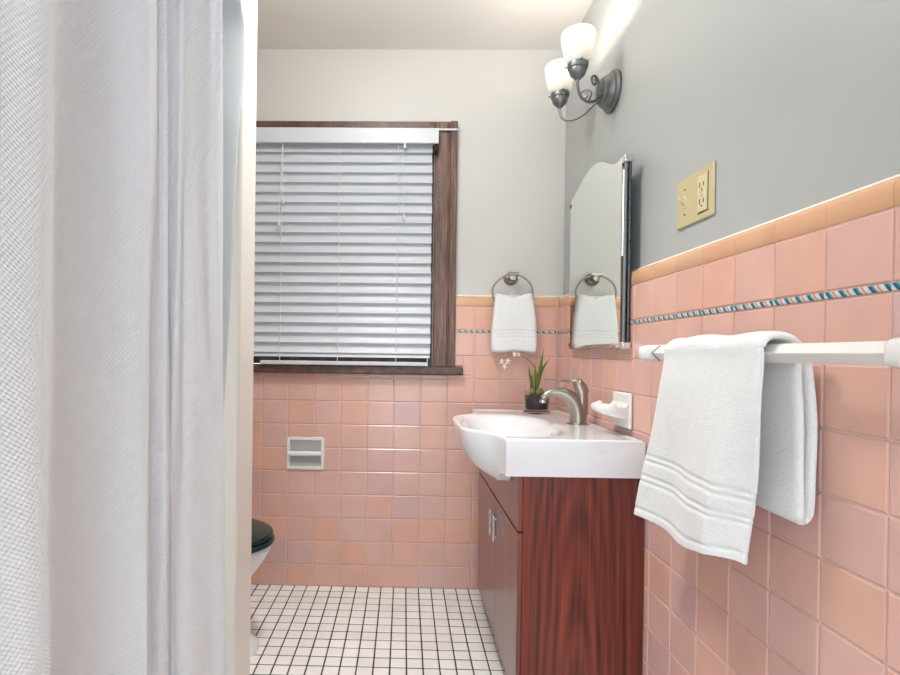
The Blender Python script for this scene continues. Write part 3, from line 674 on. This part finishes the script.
# ------------------------------------------------------------------ sconce
SC = (PX, 1.71, 1.815)
sc = thing('wall_sconce', SC, 'pewter two light wall sconce with frosted glass shades above the mirror', 'lamp')
G().lathe([(0.0, 0.0), (0.068, 0.0), (0.069, -0.006), (0.064, -0.014), (0.058, -0.016), (0.055, -0.024), (0.049, -0.034), (0.045, -0.036), (0.042, -0.042), (0.034, -0.046), (0.0, -0.047)], (PX - 0.0005, SC[1], SC[2]), 'x', 36, 0.92, 1.0).build('back_plate', 'pewter', sc, smooth=True, angle=35)
for s_ in (-1, 1):
    cx, cy = 0.512, SC[1] + 0.092 * s_
    arm = G().tube(catmull([(PX - 0.038, SC[1] + 0.018 * s_, 1.797), (0.597, SC[1] + 0.026 * s_, 1.782), (0.574, SC[1] + 0.045 * s_, 1.762), (0.547, SC[1] + 0.065 * s_, 1.754), (0.522, SC[1] + 0.083 * s_, 1.765), (cx, cy, 1.792), (cx, cy, 1.818)], 6), 0.0042, 10).build('arm', 'pewter', sc, smooth=True, angle=50)
    sp = [(0.606, SC[1] + s_ * 0.025, 1.789)]
    for k in range(34):
        t = k / 33; a = math.radians(lerp(-55, 440, t)); r = lerp(0.0215, 0.006, t)
        f = 0.36 - r * math.cos(a) / 0.128
        sp.append((lerp(0.617, 0.512, f), SC[1] + s_ * lerp(0.018, 0.092, f), 1.826 + r * math.sin(a) * 0.95))
    G().tube(sp, [0.0036] * (len(sp) - 6) + [0.0034, .0032, .003, .0034, .0042, .0036], 8).build('scroll', 'pewter', arm, smooth=True, angle=50)
    G().lathe([(0.0, -0.004), (0.008, -0.003), (0.012, 0.002), (0.021, 0.010), (0.0255, 0.022), (0.0255, 0.028), (0.029, 0.030), (0.0305, 0.036), (0.0305, 0.047), (0.028, 0.048), (0.027, 0.030), (0.0, 0.028)], (cx, cy, 1.809), n=28).build('socket_cup', 'pewter', sc, smooth=True, angle=35)
    for a in (0.5, 2.6, 4.7):
        G().tube([(cx + 0.028 * math.cos(a), cy + 0.028 * math.sin(a), 1.851), (cx + 0.038 * math.cos(a), cy + 0.038 * math.sin(a), 1.851)], [0.002, 0.0028], 8).build('thumb_screw', 'pewter', sc, smooth=True, angle=50)
    sh = G().lathe([(0.0275, 1.846), (0.0315, 1.856), (0.0385, 1.874), (0.0440, 1.896), (0.0475, 1.916), (0.0500, 1.934), (0.0502, 1.941), (0.0485, 1.946), (0.0465, 1.945), (0.0468, 1.934), (0.0445, 1.916), (0.0410, 1.896), (0.0352, 1.874), (0.0285, 1.858), (0.0245, 1.847)], (cx, cy, 0), n=36)
    sh.f = [f for f in sh.f if len(f) == 4]
    sh.build('glass_shade', 'shade', sc, smooth=True, angle=70)
    G().lathe([(0.0, 1.839), (0.012, 1.841), (0.013, 1.858), (0.019, 1.872), (0.020, 1.884), (0.014, 1.897), (0.0, 1.902)], (cx, cy, 0), n=20).build('bulb', 'glow', sc, smooth=True)
    l = bpy.data.lights.new('sconce_bulb', 'POINT'); l.energy = SCONCE_POWER; l.shadow_soft_size = 0.02; l.color = (1.0, 0.93, 0.84)
    lo = bpy.data.objects.new('sconce_bulb', l); C.objects.link(lo); lo.location = (cx, cy, 1.928)

# ------------------------------------------------------------------ switch and outlet plate
ow = thing('switch_plate', (PX, 1.215, 1.33), 'almond two gang plate with toggle switch and outlet above the tile', 'switch')
G().box(PX - 0.006, PX - 0.0003, 1.139, 1.292, 1.277, 1.391).build('plate', 'almond', ow, bevel=0.003, seg=2)
sw = G().box(PX - 0.0075, PX - 0.005, 1.247, 1.261, 1.320, 1.348).build('switch_bezel', 'almond2', ow, bevel=0.0008)
G().prism([(PX - 0.006, 1.325), (PX - 0.020, 1.338), (PX - 0.020, 1.346), (PX - 0.006, 1.341)], 1.2495, 1.2585, 'y').build('toggle', 'almond2', ow, bevel=0.001)
oe = G().box(PX - 0.009, PX - 0.005, 1.160, 1.196, 1.294, 1.374).build('outlet', 'almond2', ow, bevel=0.0012)
g = G()
for z in (1.352, 1.316):
    g.box(PX - 0.0096, PX - 0.0088, 1.184, 1.1865, z - 0.006, z + 0.006).box(PX - 0.0096, PX - 0.0088, 1.169, 1.1715, z - 0.0045, z + 0.0045)
    g.lathe([(0.0, -0.0006), (0.0022, -0.0006), (0.0022, 0.0004)], (PX - 0.009, 1.178, z - 0.0105), 'x', 10)
g.build('slots', 'slot', oe)
G().box(PX - 0.0098, PX - 0.0088, 1.172, 1.184, 1.3255, 1.3295).box(PX - 0.0098, PX - 0.0088, 1.172, 1.184, 1.3345, 1.3385).build('test_buttons', 'almond', oe)
G().box(PX - 0.0064, PX - 0.0056, 1.1575, 1.1595, 1.292, 1.376).box(PX - 0.0064, PX - 0.0056, 1.1575, 1.198, 1.2905, 1.2925).build('outlet_gap', 'slot', ow)
for y, z in ((1.254, 1.363), (1.254, 1.305), (1.178, 1.381), (1.178, 1.286)):
    G().lathe([(0.0, -0.0012), (0.0022, -0.0009), (0.0026, 0.0)], (PX - 0.0058, y, z), 'x', 10).build('screw', 'slot' if y > 1.2 else 'almond2', ow, smooth=True)

# ------------------------------------------------------------------ recessed paper holder
tp = thing('paper_holder', (-0.405, YB, 0.49), 'white ceramic recessed toilet paper holder in pink tile', 'paper holder')
a, b2, c, d = -0.4836, -0.3275, 0.4885, 0.6192
yf = YB - 0.008
g = G()
g.box(a, a + 0.013, yf, YB + 0.0, c, d).box(b2 - 0.013, b2, yf, YB + 0.0, c, d).box(a + 0.013, b2 - 0.013, yf, YB, c, c + 0.011).box(a + 0.013, b2 - 0.013, yf, YB, d - 0.011, d)
g.build('frame', 'porcelain2', tp, bevel=0.0025)
NI = 0.0018
g = G()                                                  # shallow dished niche in front of the tile
pts = []
for i in range(13):
    t = i / 12; z = lerp(c + 0.011, d - 0.011, t); yy = YB - 0.0065 + 0.0058 * math.sin(PI * t) ** 0.4
    pts.append([(a + 0.013, yy, z), (b2 - 0.013, yy, z)])
M['niche'] = mat('grey_ceramic_niche', lin(176, 176, 174), 0.25)
G().grid(pts).build('niche', 'niche', tp, smooth=True)
G().tube([(a + 0.010, YB - 0.014, 0.5535), (b2 - 0.010, YB - 0.014, 0.5535)], 0.0105, 18).build('roller', 'porcelain', tp, smooth=True, angle=50)

# ------------------------------------------------------------------ towel ring and small towel
tr = thing('towel_ring', (0.437, PY, 1.285), 'brushed nickel towel ring on the plaster beside the window', 'towel ring')
G().lathe([(0.0, 0.0), (0.029, 0.0), (0.030, -0.004), (0.027, -0.010), (0.020, -0.014), (0.0125, -0.018), (0.0105, -0.030), (0.0125, -0.042), (0.015, -0.047), (0.013, -0.055), (0.0, -0.058)], (0.437, PY - 0.0005, 1.288), 'y', 28, 0.9).build('rosette', 'nickel', tr, smooth=True, angle=45)
G().tube([(0.4365 + 0.0815 * math.sin(2 * PI * k / 48), 2.168, 1.228 + 0.071 * math.cos(2 * PI * k / 48)) for k in range(48)], 0.0042, 10, closed=True).build('ring', 'nickel', tr, smooth=True)
G().tube([(0.414, 2.168, 1.3015), (0.46, 2.168, 1.3015)], 0.0085, 14).build('ring_sleeve', 'nickel', tr, smooth=True, angle=50)
pts = []
NL, NT = 64, 120
for j in range(NT):
    th = 2 * PI * j / NT; cc, ss = math.cos(th), math.sin(th); col = []
    for i in range(NL):
        t = i / (NL - 1)                                # 0 bottom .. 1 top
        zz = lerp(0.983, 1.222, t)
        xl = interp(t, [(0, 0.3535), (0.12, 0.350), (0.4, 0.352), (0.8, 0.362), (1, 0.366)]); xr = interp(t, [(0, 0.531), (0.2, 0.534), (0.6, 0.529), (1, 0.513)])
        hw, xm = (xr - xl) / 2, (xr + xl) / 2
        th_ = 0.0225 * (1 - 0.25 * t)
        endr = 1.0
        if i == 0: endr = 0.0
        elif i == 1: endr = 0.72
        elif i == 2: endr = 0.93
        elif i == NL - 1: endr = 0.0
        elif i == NL - 2: endr = 0.7
        elif i == NL - 3: endr = 0.92
        sx = math.copysign(abs(cc) ** 0.28, cc); x = xm + hw * sx * (1 - 0.03 * (1 - endr))
        y = 2.160 + th_ * math.copysign(abs(ss) ** 0.5, ss) * endr
        if ss < 0:
            q = (x - xm) / hw
            y += 0.015 * math.exp(-((q - 0.02) / 0.06) ** 2) * smooth((0.62 - t) / 0.3)        # centre crease
            y -= 0.005 * math.sin(q * 6 + 3 * t) * (0.3 + t) * (1 - abs(q) ** 4)
            for zb2 in (0.26, 0.31, 0.36): y += 0.0035 * math.exp(-((t - zb2) / 0.012) ** 2)
        q = (x - xm) / hw
        zz += -0.016 * smooth((t - 0.8) / 0.2) * math.exp(-((q - 0.02) / 0.45) ** 2) + 0.004 * math.sin(q * 4 + 1) * (1 - t) ** 3
        col.append((x, y, zz))
    pts.append(col)
g = G().grid(pts, close_u=True)
stw = tag(g.build('hand_towel', 'terry', None, smooth=True), 'small white hand towel folded through the towel ring', 'towel')

# ------------------------------------------------------------------ towel bar and bath towel
BX, BZ = 0.568, 0.9815
tb = thing('towel_bar', (0.60, 0.89, BZ), 'white ceramic towel bar with diamond rod on pink tile', 'towel bar')
hd = 0.0150
G().prism([(BX - hd, BZ), (BX, BZ - hd), (BX + hd, BZ), (BX, BZ + hd)], 0.594, 1.200, 'y').build('rod', 'porcelain2', tb, bevel=0.0012)
def post(y, s_):
    # chamfered block: flared flange at the wall, faceted head around the rod
    sec = [(XR - 0.0005, 0.034, 0.027), (0.617, 0.034, 0.027), (0.606, 0.0235, 0.0195), (0.552, 0.0228, 0.0182), (0.541, 0.0205, 0.0155), (0.537, 0.015, 0.011)]
    rings = []
    for x, hy, hz in sec:
        ch = 0.32; rings.append([(x, y + hy * p, BZ + hz * q) for p, q in ((-1, -1 + ch), (-1 + ch, -1), (1 - ch, -1), (1, -1 + ch), (1, 1 - ch), (1 - ch, 1), (-1 + ch, 1), (-1, 1 - ch))])
    g = G(); vs_ = [p for r in rings for p in r]; fs = []
    for i in range(len(rings) - 1):
        for j in range(8): fs.append((i * 8 + j, i * 8 + (j + 1) % 8, (i + 1) * 8 + (j + 1) % 8, (i + 1) * 8 + j))
    fs.append(tuple(range(8))[::-1]); fs.append(tuple((len(rings) - 1) * 8 + j for j in range(8)))
    return g.add(vs_, fs)
for y in (1.2175, 0.590):
    po = post(y, 1).build('post', 'porcelain2', tb, bevel=0.002)
    if y > 1:
        hh = 0.0172
        G().prism([(BX - hh, BZ), (BX, BZ - hh), (BX + hh, BZ), (BX, BZ + hh)], y - 0.0236, y - 0.0228, 'y').build('socket_gap', 'steel', po)

XF = 0.541
path = [(XF - .004, 0.622), (XF - .0035, 0.65), (XF - .003, 0.68), (XF - .0025, 0.71), (XF - .002, 0.74), (XF - .001, 0.77), (XF, 0.80), (XF + .001, 0.90), (XF + .004, 0.965)]
NF = len(path)
path += [(BX - 0.026 * math.cos(a), BZ + 0.027 * math.sin(a)) for a in [PI * k / 8 for k in range(1, 8)]]
path += [(0.5945, 0.955), (0.596, 0.88), (0.597, 0.80), (0.5965, 0.745), (0.5985, 0.733), (0.6045, 0.7275), (0.6105, 0.733), (0.6125, 0.748), (0.613, 0.80), (0.613, 0.88), (0.611, 0.955), (0.6085, 0.972)]
NC = 14; cl = catmull(path, NC); NPth = len(cl); T_ = 0.0062
acc = [0]
for p, q in zip(cl, cl[1:]): acc.append(acc[-1] + math.dist(p, q))
LT = acc[-1]; NYT = 60
iback = (NF + 7) * NC                                        # index where the back drop starts
pts = []
def band(z): return sum(math.exp(-((z - zz) / 0.0038) ** 2) for zz in (0.757, 0.745, 0.712, 0.700, 0.640)) 
for k in range(NYT):
    t = k / (NYT - 1)                                  # 0 = near (right) edge, 1 = far (left) edge
    outer, inner = [], []
    for i, (x, z) in enumerate(cl):
        p, q = cl[max(i - 1, 0)], cl[min(i + 1, NPth - 1)]; tx, tz = q[0] - p[0], q[1] - p[1]; L = math.hypot(tx, tz); nx_, nz_ = -tz / L, tx / L
        front = i < NF * NC
        if front:
            s = (z - 0.622) / (0.965 - 0.622)
            yr = lerp(0.866, 0.818, smooth(s)); yl = lerp(1.226, 1.122, smooth(s) * 0.4 + s * 0.6)
        elif i < iback:
            s = (i - NF * NC) / (iback - NF * NC); yr = lerp(0.818, 0.804, s); yl = lerp(1.122, 1.085, s)
        else: yr, yl = 0.804, 1.085
        y = lerp(yr, yl, t) + 0.004 * math.sin(i * 1.25 / NC) * (0 if front else 1)
        w_ = 0.0
        if front:
            dn = smooth((0.95 - z) / 0.25)
            w_ = dn * (-0.010 * math.sin((y - 0.80) * 15) * smooth(t * 4) + 0.020 * smooth((0.17 - t) / 0.17) - 0.008 * math.exp(-((t - 0.18) / 0.06) ** 2) - 0.004 * math.sin(y * 33 + z * 9))
            z2 = z + (0.018 * smooth(1 - t * 2.5) - 0.010 * t) * smooth((0.75 - z) / 0.13) + 0.002 * math.sin(t * 9) * smooth((0.66 - z) / 0.04)
        elif i >= iback:
            z2 = z + 0.008 * (t) * (1 if z < 0.8 else 0); w_ = 0.0018 * math.sin(z * 30 + t * 5)
        else: z2 = z + 0.002 * math.sin(t * 12)
        te = T_ * (0.35 if k in (0, NYT - 1) else 0.8 if k in (1, NYT - 2) else 1.0)
        if front: te = te * (1 - 0.42 * min(1, band(z)))
        if i == 0 or i == NPth - 1: te *= 0.5
        outer.append((x + w_ - nx_ * te * -1, y, z2 + nz_ * te)); inner.append((x + w_ - nx_ * te, y, z2 - nz_ * te))
    pts.append(outer + inner[::-1])
pts2 = [[r[j] for r in pts] for j in range(len(pts[0]))]
g = G().grid(pts2, close_u=True)
m_ = NYT; L2 = len(pts2)
# close both side edges with strips between outer and inner
for i in range(NPth - 1):
    for kk in (0, NYT - 1):
        g.f.append((i * m_ + kk, (i + 1) * m_ + kk, (L2 - 2 - i) * m_ + kk, (L2 - 1 - i) * m_ + kk))
bt = tag(g.build('bath_towel', 'terry', None, smooth=True), 'large white bath towel draped over the ceramic towel bar', 'towel')

# ------------------------------------------------------------------ toilet
TY = 1.715
to = thing('toilet', (-0.75, TY, 0), 'white toilet with dark green lid half hidden behind the wing wall', 'toilet')
def egg(u, xf, xb_, hw):                               # plan outline, u in 0..2pi; rounded front at +x
    c, s = math.cos(u), math.sin(u); xc = lerp(xb_, xf, 0.42)
    x = xc + (xf - xc) * c if c > 0 else xc + (xc - xb_) * c
    return x, TY + hw * s * (1 if c > 0 else (1 - 0.12 * c * c))
def loft(levels, n=40):
    return [[(lambda e: (e[0], e[1], z))(egg(2 * PI * k / n, xf, xb_, hw)) for (z, xf, xb_, hw) in levels] for k in range(n)]
lv = [(0.0, -0.462, -0.92, 0.112), (0.03, -0.466, -0.92, 0.108), (0.05, -0.49, -0.91, 0.095), (0.10, -0.53, -0.90, 0.085), (0.17, -0.535, -0.90, 0.092), (0.22, -0.505, -0.905, 0.115), (0.27, -0.465, -0.91, 0.142), (0.31, -0.437, -0.915, 0.167), (0.338, -0.426, -0.92, 0.174), (0.348, -0.428, -0.92, 0.172), (0.350, -0.45, -0.90, 0.14)]
g = G().grid(loft(lv), close_u=True); n = 40; m_ = len(lv)
g.f.append(tuple(k * m_ for k in range(n))); g.f.append(tuple(k * m_ + m_ - 1 for k in range(n)))
g.build('bowl', 'porcelain', to, smooth=True, angle=60)
def plate_part(name, z0_, z1_, xf, xb_, hw, crown):
    r = 0.006
    lv = [(z0_, xf - r, xb_ + r, hw - r), (z0_ + r * 0.3, xf - r * 0.3, xb_ + r * .3, hw - r * .3), (z0_ + r, xf, xb_, hw), (z1_ - r, xf, xb_, hw), (z1_ - r * 0.3, xf - r * 0.3, xb_ + r * .3, hw - r * .3), (z1_, xf - r, xb_ + r, hw - r), (z1_ + crown, xf - 0.07, xb_ + 0.07, hw - 0.07)]
    g = G().grid(loft(lv), close_u=True); m_ = len(lv)
    g.f.append(tuple(k * m_ for k in range(40))); g.f.append(tuple(k * m_ + m_ - 1 for k in range(40)))
    return g.build(name, 'lid', to, smooth=True, angle=50)
plate_part('seat', 0.3505, 0.368, -0.416, -0.87, 0.180, 0.0)
plate_part('lid', 0.3695, 0.388, -0.421, -0.88, 0.176, 0.004)
G().box(-1.105, -0.915, TY - 0.20, TY + 0.20, 0.33, 0.66).build('tank', 'porcelain', to, bevel=0.02, seg=3)
G().box(-1.112, -0.905, TY - 0.208, TY + 0.208, 0.66, 0.685).build('tank_lid', 'porcelain', to, bevel=0.006, seg=3)
G().lathe([(0.0, 0.018), (0.008, 0.016), (0.013, 0.008), (0.014, 0.0)], (-0.60, TY - 0.112, 0.0), n=16).build('bolt_cap', 'porcelain', to, smooth=True)

# ------------------------------------------------------------------ unseen ceiling lamp, added as fill light
cl_ = thing('added_ceiling_lamp', (FILL_LAMP[0], FILL_LAMP[1], ZC), 'added round ceiling lamp out of view, fill light for the room', 'lamp')
G().lathe([(0.0, 0.0), (0.12, 0.0), (0.122, -0.01), (0.115, -0.022), (0.0, -0.022)], (FILL_LAMP[0], FILL_LAMP[1], ZC - 0.0005), n=40).build('canopy', 'chrome', cl_, smooth=True, angle=40)
m, nt, b = newmat('added_lamp_glow'); b.inputs['Emission Color'].default_value = (1, 0.975, 0.94, 1); b.inputs['Emission Strength'].default_value = FILL_STRENGTH; M['added_glow'] = m
G().lathe([(0.085, -0.023)] + [(0.125 * math.sin(a), -0.085 + 0.075 * math.cos(a)) for a in [PI * (0.22 + 0.78 * k / 12) for k in range(13)]], (FILL_LAMP[0], FILL_LAMP[1], ZC), n=40).build('glow_globe', 'added_glow', cl_, smooth=True)
print('visible floor tiles', shown, 'objects', len(bpy.data.objects))
